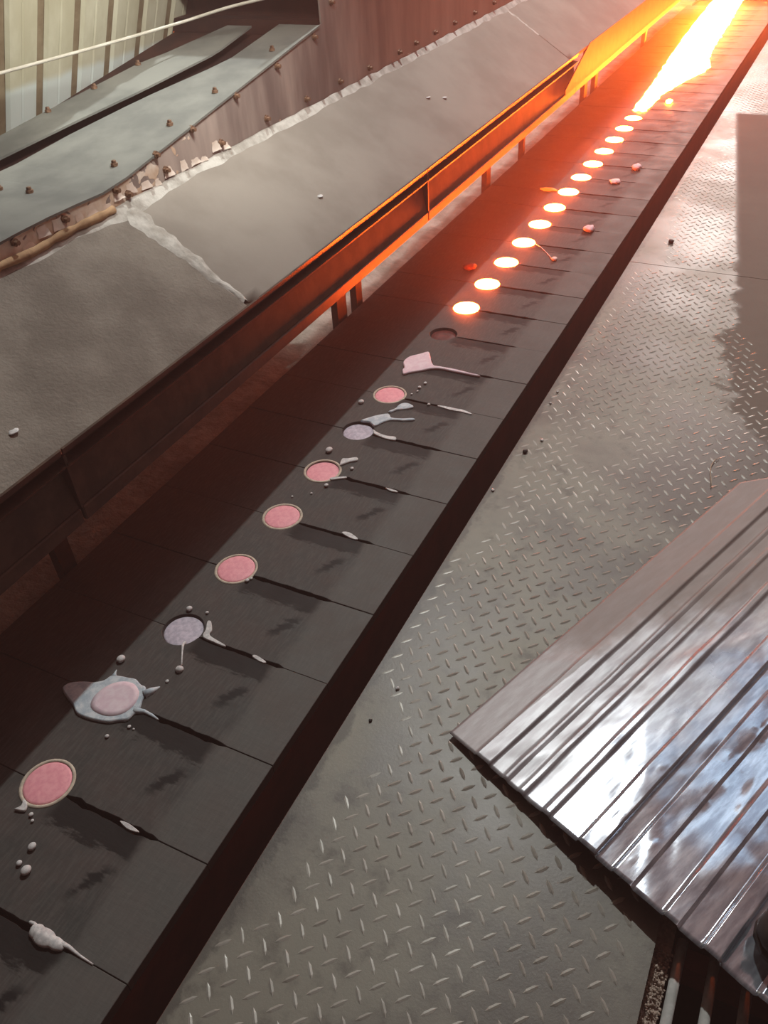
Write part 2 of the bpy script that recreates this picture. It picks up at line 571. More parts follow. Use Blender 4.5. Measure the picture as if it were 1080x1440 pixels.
def plate_mesh(seed):
    r = random.Random(seed)

    def arc(cy, lo):        # cup notch; part of the circle inside the plate
        pts = []
        for q in range(0, 33):
            w = PI*q/16
            pts.append((RC*math.cos(w), cy+RC*math.sin(w)))
        return pts
    far, near = P/2, -P/2
    loop = []
    # near edge, left to right
    def edge(y, s, xs):
        out = []
        for x in xs:
            if x < 0: d = 0.0006 + 0.0005*r.random()
            elif x < 0.30: d = 0.0040 + 0.0025*r.random() + (0.003 if r.random() < 0.15 else 0)
            else: d = 0.0007 + 0.0004*r.random()
            out.append((x, y + s*d))
        return out
    xl = [XL, -0.34, -0.25, -0.16, -0.08]
    xr = [0.075 + 0.0175*i for i in range(14)] + [0.315, 0.36, XR]
    # near edge: circle centre at near+CY (its larger half is inside this plate)
    a0 = math.asin((0.0012-CY)/RC)
    n_arc = []
    for q in range(19):
        w = (PI - a0) + ((a0) - (PI - a0))*q/18
        n_arc.append((RC*math.cos(w), near+CY+RC*math.sin(w)))
    loop += edge(near, 1, xl) + n_arc + edge(near, 1, xr)
    # far edge: circle centre at far+CY (smaller half inside)
    a1 = math.asin((-0.0012-CY)/RC)
    f_arc = []
    for q in range(15):
        w = a1 + ((-PI - a1) - a1)*q/14
        f_arc.append((RC*math.cos(w), far+CY+RC*math.sin(w)))
    loop += list(reversed(edge(far, -1, xr))) + f_arc + list(reversed(edge(far, -1, xl)))
    mb = MB().prism([(x, y, 0.0) for x, y in loop], (0, 0, -0.028))
    me = mb.mesh('mould_plate', M['plate'])
    bm = bmesh.new(); bm.from_mesh(me)
    ed = [e for e in bm.edges if all(abs(v.co.z) < 1e-5 for v in e.verts) and len(e.link_faces) == 2]
    bmesh.ops.bevel(bm, geom=ed, offset=0.0009, segments=1, affect='EDGES')
    bmesh.ops.recalc_face_normals(bm, faces=bm.faces)
    bm.to_mesh(me); bm.free()
    return me


variants = [plate_mesh(s) for s in range(5)]
cup_me = MB().lathe([(RC+0.0005, -0.0012), (RC-0.0015, -0.004), (RC-0.004, -0.016), (RC-0.012, -0.024), (0.001, -0.026)], 36).mesh('mould_cup', M['cup'], True)
rim_me = MB().lathe([(0.0520, -0.002), (0.0528, 0.0010), (0.0560, 0.0016), (0.0595, 0.0004), (0.0598, -0.001)], 40, 0, 0, False).mesh('cup_rim', M['rim'], True)
K0, K1 = -3, 40
for k in range(K0, K1):
    tz = 0.0008*(((k*7) % 5)-2)/2
    o = link('mould_plate', variants[k % 5], conv, (0, k*P - P/2 - CY, tz))
    o.rotation_euler = (0.0016*(((k*3) % 4)-1.5), 0, 0)
    link('mould_cup', cup_me, conv, (0, k*P, 0))
for k in (0, 3, 4, 5, 7): link('cup_rim', rim_me, conv, (0, k*P, 0))
world_obj('side_skirt', MB().box(XR-0.003, XR-0.0002, -1.0, 9.9, -0.30, -0.0292), M['skirt'], conv)
world_obj('carrier_bed', MB().box(XL+0.01, XR-0.004, -1.0, 9.9, -0.30, -0.045), M['pit'], conv)

# ------------------------------------------------------------------ metal in the cups
def disc_mesh(name, mat, r=0.0515, h=0.02, crown=0.0012):
    return MB().lathe([(r*0.75, -h*0.6), (r*0.92, -h*0.4), (r, -0.0018), (r*0.985, -0.0004), (r*0.9, crown*0.5), (r*0.5, crown), (0.001, crown)], 40).mesh(name, mat, True)


pink_me = disc_mesh('metal_button', M['pink'])
lilac_me = disc_mesh('metal_button', M['lilac'], 0.0505)
hot_me = disc_mesh('molten_disc', M['hot'], 0.0525, 0.02, 0.004)
btn = [
    (0, pink_me, 0.0006, 'pink solid metal button in the mould cup nearest the viewer'),
    (2, lilac_me, -0.0075, 'lilac-grey sunken metal button with a thin drip running towards the viewer'),
    (3, pink_me, 0.0006, 'pink metal button in a pale ringed cup, farther neighbour of the sunken lilac one'),
    (4, pink_me, 0.0002, 'pink ringed metal button, nearer neighbour of the one with a small silver splash'),
    (5, pink_me, -0.004, 'slightly sunken pink metal button with a small silver splash on its right'),
    (6, lilac_me, -0.008, 'lilac metal button sunken beside a blue-grey forked splash'),
    (7, pink_me, -0.0012, 'pink metal button farthest from the viewer, with a trail of beads'),
]
for k, me, z, lab in btn:
    tag(link('metal_button', me, None, (0, k*P, z)), lab, 'metal button', 'cooled metal buttons in the mould cups')
ordn = ['', 'second', 'third', 'fourth', 'fifth', 'sixth', 'seventh', 'eighth', 'ninth', 'tenth', 'eleventh', 'twelfth']
for i, k in enumerate(range(10, 23)):
    lab = ('glowing white-hot disc nearest the viewer' if i == 0 else
           'glowing white-hot disc touching the near end of the molten stream' if i == 12 else
           '%s glowing white-hot disc counted from the nearest glowing one' % ordn[i])
    tag(link('molten_disc', hot_me, None, (0, k*P, 0.0008)), lab, 'molten disc', 'glowing discs in the mould cups')
res_me = MB().lathe([(0.04, -0.022), (0.049, -0.012), (0.046, -0.009), (0.02, -0.011), (0.001, -0.0115)], 32).mesh('scorched_residue', M['darkred'], True)
tag(link('scorched_residue', res_me, None, (0, 9*P, 0)), 'dark red residue in the empty cup just before the first glowing disc', 'residue')

# molten stream
left = [(-0.050, 5.43), (-0.058, 5.60), (-0.070, 5.90), (-0.085, 6.20), (-0.11, 6.6), (-0.14, 7.1), (-0.17, 7.7), (-0.19, 8.4), (-0.20, 9.0), (-0.20, 9.75)]
right = [(0.050, 5.43), (0.050, 5.62), (0.060, 5.9), (0.10, 6.12), (0.17, 6.42), (0.22, 6.62), (0.235, 6.75), (0.18, 7.05), (0.15, 7.4), (0.13, 8.0), (0.11, 8.6), (0.08, 9.2), (0.06, 9.75)]
def interp(tab, y):
    for (a, ya), (b, yb) in zip(tab, tab[1:]):
        if ya <= y <= yb: return a + (b-a)*(y-ya)/(yb-ya)
    return tab[-1][0]
st = MB()
NS, NU = 130, 14
for j in range(NS+1):
    y = 5.43 + (9.75-5.43)*j/NS
    a, b = interp(left, y), interp(right, y)
    wob = 0.010*noise.noise((0, y*9, 0)); wob2 = 0.018*noise.noise((4, y*11, 0))
    puls = 0.012*abs(math.sin(PI*(y-5.28)/P))*max(0, 1-(y-5.4)/0.9)
    a += wob + (0.012-puls)*0.6; b += wob2 - (0.012-puls)*0.6
    if j == 0: a, b = -0.02, 0.02
    hmax = 0.010 + 0.05*max(0, min(1, (y-5.7)/1.2)) + 0.10*max(0, min(1, (y-7.2)/2))
    for i in range(NU+1):
        t = i/NU
        x = a+(b-a)*t
        z = 0.001 + hmax*(1-(2*t-1)**2)**0.7*(0.8+0.5*noise.noise((x*12, y*6, 2)))
        st.v.append((x, y, max(0.001, z)))
for j in range(NS):
    for i in range(NU):
        q = j*(NU+1)+i
        st.f.append((q, q+1, q+NU+2, q+NU+1))
stream = world_obj('molten_stream', st, M['stream'], None, True)
tag(stream, 'white-hot molten metal stream flooding the far mould cups', 'molten metal', None, 'stuff')

# ------------------------------------------------------------------ splashes
def splash(name, pts, h, mat, label, cat='splash', inset=0.004, z0=0.0003, parent=None, sub=3):
    me, c = blob_mesh(name, pts, h, M[mat], z0, sub, inset)
    o = link(name, me, parent, c)
    if parent is None: tag(o, label, cat)
    elif label: o['label'] = label
    return o


G_SEAM = 'thin silver leaks in the plate joints'
big = splash('metal_splash', [(-0.1311, 0.1952), (-0.0903, 0.1788), (-0.0667, 0.1648), (-0.0357, 0.1634), (-0.0046, 0.1681), (0.0212, 0.1753), (0.0376, 0.1866), (0.0562, 0.1985), (0.0587, 0.2166), (0.0610, 0.2350), (0.0529, 0.2536), (0.0463, 0.2712), (0.0342, 0.2900), (0.018, 0.2917), (-0.0034, 0.2998), (-0.0243, 0.296), (-0.0505, 0.2911), (-0.0662, 0.2844), (-0.0724, 0.2667), (-0.0905, 0.2524), (-0.1139, 0.2442), (-0.143, 0.2283), (-0.1502, 0.2091)],
             0.008, 'blue', 'wide blue-grey and pink splat of metal covering the second cup from the viewer', 'metal splash', 0.004)
for pts, rad in (([(0.052, 0.226, 0.002), (0.075, 0.234, 0.002), (0.098, 0.2325, 0.0015), (0.118, 0.229, 0.001)], [0.009, 0.005, 0.004, 0.002]),
                 ([(0.044, 0.272, 0.002), (0.054, 0.289, 0.003), (0.062, 0.307, 0.001)], [0.011, 0.008, 0.001]),
                 ([(-0.058, 0.284, 0.002), (-0.065, 0.296, 0.001), (-0.0685, 0.306, 0.001)], [0.008, 0.003, 0.001])):
    world_obj('spike', MB().tube(pts, rad, 8), M['blue'], big, True)
me, c = blob_mesh('pink_core', [(-0.058, 0.215), (-0.045, 0.19), (-0.015, 0.183), (0.018, 0.19), (0.040, 0.212), (0.044, 0.245), (0.03, 0.272), (0.0, 0.285), (-0.032, 0.276), (-0.053, 0.25)], 0.0022, M['blush'], 0.0078, 3, 0.012)
link('pink_core', me, big, c)['label'] = 'pinkish middle'
splash('metal_splash', [(-0.0494, 1.8982), (-0.0443, 1.9394), (-0.0177, 1.97), (0.0063, 1.998), (0.0224, 1.9798), (0.0622, 1.9161), (0.095, 1.9129), (0.1569, 1.9131), (0.2129, 1.9069), (0.2476, 1.905), (0.2468, 1.8974), (0.2017, 1.8968), (0.1479, 1.8977), (0.0972, 1.8985), (0.0669, 1.8872), (0.039, 1.8617), (0.0044, 1.8339), (-0.0116, 1.8174), (-0.0282, 1.8444), (-0.0275, 1.8599)], 0.008, 'blush', 'pinkish square splat with a long thin tail along the joint to its right', 'metal splash', 0.003)
splash('metal_splash', [(-0.0151, 1.489), (-0.0036, 1.5102), (0.0226, 1.5398), (0.0533, 1.5607), (0.0727, 1.5434), (0.1063, 1.5499), (0.1424, 1.5664), (0.1505, 1.5567), (0.1181, 1.5404), (0.0795, 1.5293), (0.06, 1.509), (0.0428, 1.477), (0.0167, 1.4923)], 0.007, 'blue', 'blue-grey forked splash at the far side of the sunken lilac button', 'metal splash', 0.003)
splash('metal_splash', [(0.0463, 1.5751), (0.0603, 1.6003), (0.0622, 1.6279), (0.0807, 1.6444), (0.108, 1.6386), (0.1123, 1.6242), (0.0882, 1.6043), (0.0703, 1.5949), (0.0579, 1.5743)], 0.007, 'blue', 'small blue-grey spoon-shaped splash beside the farthest pink button', 'metal splash', 0.003)
splash('metal_splash', [(0.0464, 1.4596), (0.0677, 1.4492), (0.1035, 1.4423), (0.1336, 1.4467), (0.1407, 1.4289), (0.108, 1.4258), (0.0764, 1.4317), (0.0581, 1.4393)], 0.005, 'white', 'silver splash running right along the joint from the forked-splash cup', 'metal splash', 0.002)
splash('metal_splash', [(0.0384, 1.2413), (0.0293, 1.2739), (0.0458, 1.2827), (0.0692, 1.2988), (0.0788, 1.2843), (0.0601, 1.269), (0.0463, 1.2489)], 0.006, 'white', 'small silver splash above right of the slightly sunken pink button', 'metal splash', 0.0025)
splash('metal_splash', [(0.042, 1.1735), (0.0623, 1.187), (0.0841, 1.1978), (0.0879, 1.1907), (0.07, 1.1793), (0.0497, 1.1658)], 0.004, 'white', 'short silver sliver at the lower right rim of the slightly sunken pink button', 'metal splash', 0.0015)
splash('metal_splash', [(0.0445, 0.5234), (0.0508, 0.5290), (0.0593, 0.5216), (0.0729, 0.5041), (0.0762, 0.4886), (0.1014, 0.4819), (0.1319, 0.4762), (0.1317, 0.4702), (0.0957, 0.4719), (0.0693, 0.474), (0.0600, 0.4836), (0.0570, 0.4994)], 0.005, 'white', 'frothy silver fringe on the right rim of the nearer lilac button, tailing into the joint', 'metal splash', 0.0015)
splash('metal_splash', [(-0.0169, -0.0779), (-0.0102, -0.065), (-0.0165, -0.0535), (-0.007, -0.0530), (0.0031, -0.0615), (0.0058, -0.0726)], 0.006, 'white', 'ragged silver flake at the near rim of the nearest pink button', 'metal splash', 0.002)
lm = MB()
for cx, cy, rx, ry, rz in ((0.232, -0.249, 0.026, 0.016, 0.011), (0.212, -0.246, 0.018, 0.013, 0.009), (0.258, -0.248, 0.022, 0.012, 0.008), (0.195, -0.2385, 0.012, 0.004, 0.005)):
    t_ = MB().ball((0, 0, 0), 1.0, 1.0, 16, 10)
    lm.add([(cx+x*rx*(1+0.25*noise.noise((x*2, y*2, cx*40))), cy+y*ry*(1+0.3*noise.noise((y*2, z*2, cx*30))), max(0.0004, z*rz+0.003)) for x, y, z in t_.v], t_.f)
lm.tube([(0.262, -0.244, 0.004), (0.285, -0.2425, 0.003), (0.312, -0.2455, 0.002), (0.345, -0.2468, 0.0015)], [0.006, 0.004, 0.0025, 0.0015], 8)
tag(world_obj('metal_splash', lm, M['white'], None, True), 'lumpy white splash with a tail in the joint at the bottom edge of the photo', 'metal splash')
# drip with a drop at its end
dr = MB().tube([(0.031, 0.446, -0.002), (0.033, 0.436, 0.002), (0.045, 0.417, 0.0018), (0.060, 0.395, 0.0016), (0.070, 0.381, 0.002)], [0.0042, 0.0036, 0.0022, 0.0017, 0.0022], 8)
dr.ball((0.0752, 0.3667, 0.005), 0.0100, 0.75, 12, 8)
tag(world_obj('metal_drip', dr, M['white'], None, True), 'thin silver drip with a round drop below the nearer lilac button', 'metal drip')
for pts, lab in (
    ([(0.2046, -0.0067), (0.2232, -0.0031), (0.2556, -0.0084), (0.2514, -0.0126), (0.2272, -0.0141)], 'silver leak in the joint right of the nearest pink button'),
    ([(0.2133, 0.473), (0.2214, 0.4794), (0.2535, 0.4717), (0.2517, 0.4652), (0.2294, 0.467)], 'silver leak in the joint right of the nearer lilac button'),
    ([(0.1971, 0.9612), (0.2166, 0.9692), (0.2501, 0.9566), (0.2479, 0.948), (0.2196, 0.9509)], 'silver leak in the joint right of the farther pale-ringed pink button of the middle pair'),
    ([(0.222, 1.1924), (0.2379, 1.1936), (0.2622, 1.191), (0.263, 1.1851), (0.2394, 1.1839)], 'silver leak in the joint right of the slightly sunken pink button'),
    ([(0.1849, 1.6679), (0.2109, 1.6752), (0.2546, 1.6746), (0.2756, 1.676), (0.3115, 1.6662), (0.3106, 1.6594), (0.274, 1.6623), (0.2392, 1.6595)], 'longest silver leak, in the joint right of the farthest pink button'),
):
    o = splash('joint_leak', pts, 0.004, 'white', lab, 'metal leak', 0.0012)
    o['group'] = G_SEAM

# drops: x, y, r, label
drops = [
    (0.0243, -0.0719, 0.0047, 'small silver bead just below the flake on the nearest pink button'),
    (0.0367, -0.0812, 0.0035, 'tiny silver bead, lower of the close pair below the nearest pink button'),
    (0.0793, -0.1246, 0.0078, 'round silver bead alone midway below the nearest pink button'),
    (0.0808, -0.1613, 0.0059, 'smaller left bead of the lowest pair below the nearest pink button'),
    (0.1058, -0.1674, 0.0097, 'largest silver bead, lowest below the nearest pink button'),
    (-0.0775, 0.3346, 0.0104, 'egg-shaped silver drop on the shadow line above the wide splat'),
    (0.0408, 0.1448, 0.0048, 'single silver bead below the wide splat'),
    (0.0700, 0.1857, 0.0042, 'silver bead at the lower right edge of the wide splat'),
    (0.0830, 0.1850, 0.0026, 'tiniest silver bead at the lower right edge of the wide splat'),
    (0.0689, 0.3264, 0.0042, 'silver bead right of the wide splat, off its upper spike'),
    (-0.0252, 0.5420, 0.0080, 'silver drop at the far rim of the nearer lilac button'),
    (0.0250, 0.5500, 0.0044, 'small silver bead right of the drop on the far rim of the nearer lilac button'),
    (0.0554, 0.6905, 0.0057, 'silver bead under the lower right rim of the nearer ringed pink button'),
    (0.0610, 0.7020, 0.0038, 'tiny second bead at the lower right rim of the nearer ringed pink button'),
    (0.0500, 1.1346, 0.0069, 'silver bead below the slightly sunken pink button'),
    (0.0259, 1.0855, 0.0034, 'tiny bead between the two middle pink buttons, right one'),
    (-0.0203, 1.0502, 0.0034, 'tiny bead between the two middle pink buttons, left one nearer the shadow'),
    (-0.0311, 1.2987, 0.0109, 'big silver drop above left of the slightly sunken pink button'),
    (0.0821, 1.2408, 0.0057, 'silver bead right of the slightly sunken pink button, under its splash'),
    (-0.0682, 1.5943, 0.0098, 'big silver drop left of the farthest pink button on the shadow line'),
    (0.0873, 1.7896, 0.0058, 'farthest bead of the trail from the farthest pink button'),
    (0.0803, 1.7560, 0.0063, 'largest bead of the trail from the farthest pink button'),
    (0.0831, 1.7315, 0.0037, 'small third bead of the trail from the farthest pink button'),
    (0.0723, 1.7072, 0.0037, 'bead of the trail closest to the farthest pink button'),
    (0.1559, 1.6649, 0.0056, 'silver bead in the joint right of the farthest pink button'),
]
drop_me = MB().ball((0, 0, 0.7), 1.0, 0.8, 14, 9).mesh('metal_drop', M['white'], True)
for x, y, r, lab in drops:
    o = tag(link('metal_drop', drop_me, None, (x, y, 0.0005)), lab, 'metal drop', 'silver beads spattered on the mould plates')
    o.scale = (r, r*(1.0 + 0.25*RND.random()), r*0.85)
# far drop on a thread
th = MB().ball((0.1937, 2.9679, 0.007), 0.014, 0.6, 12, 8).tube([(0.182, 2.972, 0.003), (0.14, 3.03, 0.002), (0.095, 3.085, 0.002), (0.055, 3.12, 0.001)], [0.003, 0.0015, 0.0015, 0.002], 6)
tag(world_obj('metal_drip', th, M['white'], None, True), 'flat pale drop on a thin thread right of the glowing discs', 'metal drip')
def lump(name, c, r, mat, lab, cat, seed):
    mb = MB().ball((0, 0, 0), 1.0, 1.0, 12, 8)
    vs = []
    for v in mb.v:
        q = Vector(v); k_ = 1 + 0.45*noise.noise(q*1.6 + Vector((seed, seed*2, 0)))
        vs.append((c[0]+q.x*r[0]*k_, c[1]+q.y*r[1]*k_, c[2]+q.z*r[2]*k_))
    mb.v = vs
    return tag(world_obj(name, mb, M[mat], None, True), lab, cat)
lump('slag_crumb', (0.245, 3.345, 0.012), (0.026, 0.03, 0.014), 'blush', 'pale pink angular slag lump on the soot stain, nearer of two on the far plates', 'slag', 3)
lump('slag_crumb', (0.249, 4.292, 0.012), (0.026, 0.035, 0.016), 'blush', 'pale pink slag lump right of the discs, farther of two', 'slag', 5)
lump('slag_crumb', (-0.1306, 2.7627, 0.010), (0.030, 0.026, 0.014), 'darkred', 'dull red drop left of the third glowing disc', 'slag', 8)
lump('slag_crumb', (0.194, 4.045, 0.008), (0.030, 0.03, 0.009), 'blush', 'thin pink flake between the glowing discs and the farther slag lump', 'slag', 11)
lump('ember', (-0.105, 3.829, 0.006), (0.050, 0.022, 0.007), 'ember', 'orange glowing sliver left of the seventh glowing disc', 'ember', 13)
lump('ember', (0.14, 5.69, 0.010), (0.020, 0.03, 0.012), 'stream', 'white-hot spark lying right of the molten stream', 'ember', 17)

# ------------------------------------------------------------------ sloping apron with edge rail
XE, ZE = -0.13, 0.562
TAN = 0.625
def apz(x): return ZE + TAN*(XE - x)
NA = Vector((0.53, 0, 0.848)).normalized()
apron = empty('sloping_apron', (-0.3, 3.0, 0.62), 'sloping grey dusty apron of three slabs beside the conveyor', 'apron')
XT = -0.489
def apron_panel(y0, y1, mat, rough):
    mb = MB()
    nx, ny = 14, max(6, int((y1-y0)*14))
    for j in range(ny+1):
        for i in range(nx+1):
            x = XE + (XT-XE)*i/nx
            y = y0 + (y1-y0)*j/ny
            e = 0 if i in (0, nx) or j in (0, ny) else rough
            z = apz(x) + e*(noise.noise((x*9, y*9, 1)) + 0.6*noise.noise((x*30, y*30, 4)))
            mb.v.append((x, y, z))
    n = len(mb.v)
    for j in range(ny):
        for i in range(nx):
            a = j*(nx+1)+i
            mb.f.append((a, a+1, a+nx+2, a+nx+1))
    loop = [(XE, y0, apz(XE)), (XT, y0, apz(XT)), (XT, y1, apz(XT)), (XE, y1, apz(XE))]
    lo = [(x, y, z-0.014) for x, y, z in loop]
    mb.add(loop+lo, [(4, 5, 6, 7), (0, 1, 5, 4), (1, 2, 6, 5), (2, 3, 7, 6), (3, 0, 4, 7)])
    return world_obj('apron_panel', mb, mat, apron, True)


a1 = apron_panel(-0.9, 1.135, M['apron_rough'], 0.0022)
a1['label'] = 'nearest slab with a coarse gritty surface'
apron_panel(1.15, 4.135, M['apron'], 0.0008)
apron_panel(4.145, 9.8, M['apron'], 0.0008)


def ridge(x0, x1, yc, w0, w1, h, seed, mat):
    """lumpy mortar ridge running down the slope"""
    mb = MB()
    n, m = 60, 8
    for i in range(n+1):
        t = i/n
        x = x0+(x1-x0)*t
        w = (w0+(w1-w0)*t)*(1+0.55*noise.noise((seed, t*14, 0)))
        cy = yc + 0.010*noise.noise((seed+5, t*6, 0))
        for q in range(m+1):
            u = q/m*2-1
            z = apz(x) - 0.001 + h*(1-u*u)*(0.7+0.6*noise.noise((x*40, u*3+seed, 1)))
            mb.v.append((x, cy+u*w, z))
    for i in range(n):
        for q in range(m):
            a = i*(m+1)+q
            mb.f.append((a, a+1, a+m+2, a+m+1))
    return world_obj('mortar_joint', mb, mat, apron, True)


ridge(-0.505, -0.14, 1.145, 0.046, 0.010, 0.007, 2.0, M['mortar'])
ridge(-0.505, -0.30, 4.14, 0.016, 0.010, 0.003, 6.0, M['mortar'])
# fillet along the foot of the duct
XB = -0.493
fl = MB()
n, m = 420, 7
for j in range(n+1):
    y = -0.2 + 9.8*j/n
    w = 0.026*(1+0.3*noise.noise((0, y*5, 3)) + 0.2*noise.noise((0, y*13, 3))) + (0.022*max(0, 1-abs(y-1.14)/0.18))
    for q in range(m+1):
        u = q/m
        x = XB + 0.002 + w*u*1.3
        z = apz(x) + (0.012*(1-u)**1.5 + 0.002)*(0.8+0.4*noise.noise((x*20, y*14, 3))) - 0.004*u - 0.002
        fl.v.append((x, y, z))
for j in range(n):
    for q in range(m):
        a = j*(m+1)+q
        fl.f.append((a, a+1, a+m+2, a+m+1))
world_obj('mortar_fillet', fl, M['mortar'], apron, True)['label'] = 'pale crumbling mortar along the foot of the brown duct'
# edge rail, in lengths
cuts = [-0.9, 0.42, 2.33, 4.30]
for y0, y1 in zip(cuts, cuts[1:]):
    b = y1 - 0.006
    world_obj('top_flange', MB().prism([(-0.165, y0, 0.546), (XE+0.001, y0, 0.544), (XE+0.007, y0, 0.562), (-0.165, y0, 0.563)], (0, b-y0, 0)), M['rail'], apron)
    world_obj('back_web', MB().box(-0.170, -0.156, y0, b, 0.405, 0.546), M['post'], apron)
    world_obj('ridge_bar', MB().prism([(-0.156, y0, 0.507), (XE-0.004, y0, 0.507), (XE+0.009, y0, 0.522), (-0.156, y0, 0.524)], (0, b-y0, 0)), M['rail'], apron)
    world_obj('web_plate', MB().prism([(-0.150, y0, 0.507), (-0.150, b, 0.507), (-0.132, b, 0.405), (-0.132, y0, 0.405)], (-0.005, 0, 0)), M['rail'], apron)
    world_obj('bottom_flange', MB().box(-0.165, XE+0.004, y0, b, 0.366, 0.404), M['rail'], apron, False, 0.003)
for y in (0.42, 2.33):
    world_obj('gusset', MB().prism([(XE+0.004, y-0.004, 0.545), (XE+0.004, y-0.004, 0.405), (-0.155, y-0.004, 0.405), (-0.155, y-0.004, 0.545)], (0, 0.008, 0)), M['rail'], apron)
cv = world_obj('rail_cover', MB().prism([(-0.128, 4.52, 0.566), (-0.122, 4.08, 0.428), (-0.120, 4.08, 0.405), (-0.120, 9.8, 0.405), (-0.128, 9.8, 0.566)], (-0.006, 0, 0)), M['rail'], apron)
cv['label'] = 'smooth cover sheet over the far end of the rail'
world_obj('bottom_flange', MB().box(-0.165, XE+0.001, 4.302, 9.8, 0.366, 0.405), M['rail'], apron, False, 0.003)
world_obj('top_flange', MB().box(-0.165, XE-0.002, 4.302, 9.8, 0.546, 0.560), M['rail'], apron)
for y, w in ((0.55, 0.05), (2.16, 0.075), (2.31, 0.05), (3.84, 0.06), (4.43, 0.03), (5.75, 0.075), (6.03, 0.075), (7.6, 0.07)):
    world_obj('support_post', MB().box(-0.475, -0.445, y-w/2, y+w/2, -0.42, apz(-0.475)-0.035), M['post'], apron)
# white chips on the apron
for i, (x, y, z, lab) in enumerate((
    (-0.205, 0.382, 0.612, 'white chip alone on the near gritty slab, low on the left'),
    (-0.324, 2.789, 0.686, 'white chip on the middle slab, left of a close pair'),
    (-0.292, 2.881, 0.667, 'white chip on the middle slab, right of a close pair'),
    (-0.249, 1.759, 0.639, 'white chip on the middle slab above the rail, away from the pair'))):
    lump('mortar_chip', (x, y, apz(x)+0.001), (0.010, 0.012, 0.003), 'white', lab, 'chip', 20+i)

# ------------------------------------------------------------------ bolted duct above the apron
duct = empty('bolted_duct', (-0.75, 2.0, 0.70), 'brown bolted steel duct with grey ramp cover plates and peeling paint', 'duct')
def topz(y):
    return 0.843 + 0.004*math.sin(y*9) if y < 1.13 else 0.843+0.158*(y-1.13)
YH = 2.285
ys = [-0.3, 0.3, 0.7, 0.95, 1.13, 1.4, 1.7, 2.0, YH]
loop = [(XB, y, topz(y)) for y in ys] + [(XB, YH, 1.75), (XB, 9.6, 1.75), (XB, 9.6, 0.789), (XB, -0.3, 0.789)]
loop.reverse()
side = world_obj('side_panel', MB().prism(loop, (-0.006, 0, 0)), M['face'], duct)
def ramp_poly(name, xy, dz, thick, mat):
    return world_obj(name, MB().prism([(x, y, topz(y)+dz) for x, y in xy], (0, 0, -thick)), mat, duct)
def dens(poly, step=0.12):
    out = []
    for i in range(len(poly)):
        a, b = Vector(poly[i]), Vector(poly[(i+1) % len(poly)])
        k_ = max(1, int((b-a).length/step))
        out += [tuple(a+(b-a)*q/k_) for q in range(k_)]
    return out
def ramp_plate(name, lefts, rights, ylo, yhi, dz, thick, mat, label=None):
    mb = MB()
    N = 26
    def at(tab, y):
        for (a, ya), (b, yb) in zip(tab, tab[1:]):
            if ya <= y <= yb: return a+(b-a)*(y-ya)/(yb-ya)
        return tab[0][0] if y < tab[0][1] else tab[-1][0]
    for i in range(N+1):
        y = ylo+(yhi-ylo)*i/N
        a, b = at(lefts, y), at(rights, y)
        z = topz(y)+dz
        mb.v += [(a, y, z), (b, y, z), (b, y, z-thick), (a, y, z-thick)]
    for i in range(N):
        o = i*4
        for q in range(4):
            mb.f.append((o+q, o+(q+1) % 4, o+4+(q+1) % 4, o+4+q))
    mb.f += [(0, 1, 2, 3), tuple(N*4+q for q in (3, 2, 1, 0))]
    o = world_obj(name, mb, mat, duct)
    if label: o['label'] = label
    return o
rightL = [(-1.02, 0.0), (-1.0, 0.60), (-0.902, 1.125), (-0.853, 1.378), (-0.781, 1.635), (-0.659, 1.941), (-0.650, 2.25)]
cover_r = ramp_plate('cover_plate', rightL, [(XB+0.006, -0.3), (XB+0.006, 3)], -0.3, 2.262, 0.004, 0.006, M['cover'], 'right-hand cover plate')
leftL = [(-1.13, 0.9), (-1.10, 1.30), (-1.075, 1.455), (-1.03, 1.68), (-0.985, 1.90), (-0.945, 1.97), (-0.85, 2.25)]
leftR = [(-1.06, 0.6), (-0.976, 1.203), (-0.907, 1.441), (-0.825, 1.693), (-0.745, 2.00), (-0.751, 2.25)]
cover_l = ramp_plate('cover_plate', leftL, leftR, 0.9, 2.24, 0.004, 0.006, M['cover'], 'left-hand cover plate')
ramp_plate('duct_body', [(-1.16, -0.3), (-1.16, 1.3), (-1.12, 2.4)], [(XB-0.008, -0.3), (XB-0.008, 3)], -0.3, YH, -0.035, 0.12, M['dark'])
# tall hood behind the ramp
world_obj('hood_front', MB().box(-1.30, XB-0.007, YH+0.06, YH+0.075, 0.9, 1.75), M['dark'], duct)
world_obj('hood_frame', MB().box(-1.30, XB-0.007, YH+0.0, YH+0.06, 1.10, 1.14), M['dark'], duct)
world_obj('hood_sill', MB().box(-1.16, XB-0.007, YH-0.01, YH+0.06, 0.99, 1.035), M['dark'], duct)
bolt_v = MB().lathe([(0.0085, 0.0), (0.0085, 0.006), (0.006, 0.0065), (0.0052, 0.012), (0.0046, 0.0125), (0.001, 0.0128)], 6)
bolt_h_me = MB().lathe([(0.0085, 0.0), (0.0085, 0.006), (0.0052, 0.0065), (0.005, 0.014), (0.001, 0.0142)], 6).mesh('bolt', M['bolt'])
bolt_h_me.transform(Matrix.Rotation(PI/2, 4, 'Y'))
bolt_v_me = bolt_v.mesh('bolt', M['bolt'])
bolt_h_me.transform(Matrix.Scale(1.25, 4)); bolt_v_me.transform(Matrix.Scale(1.2, 4))
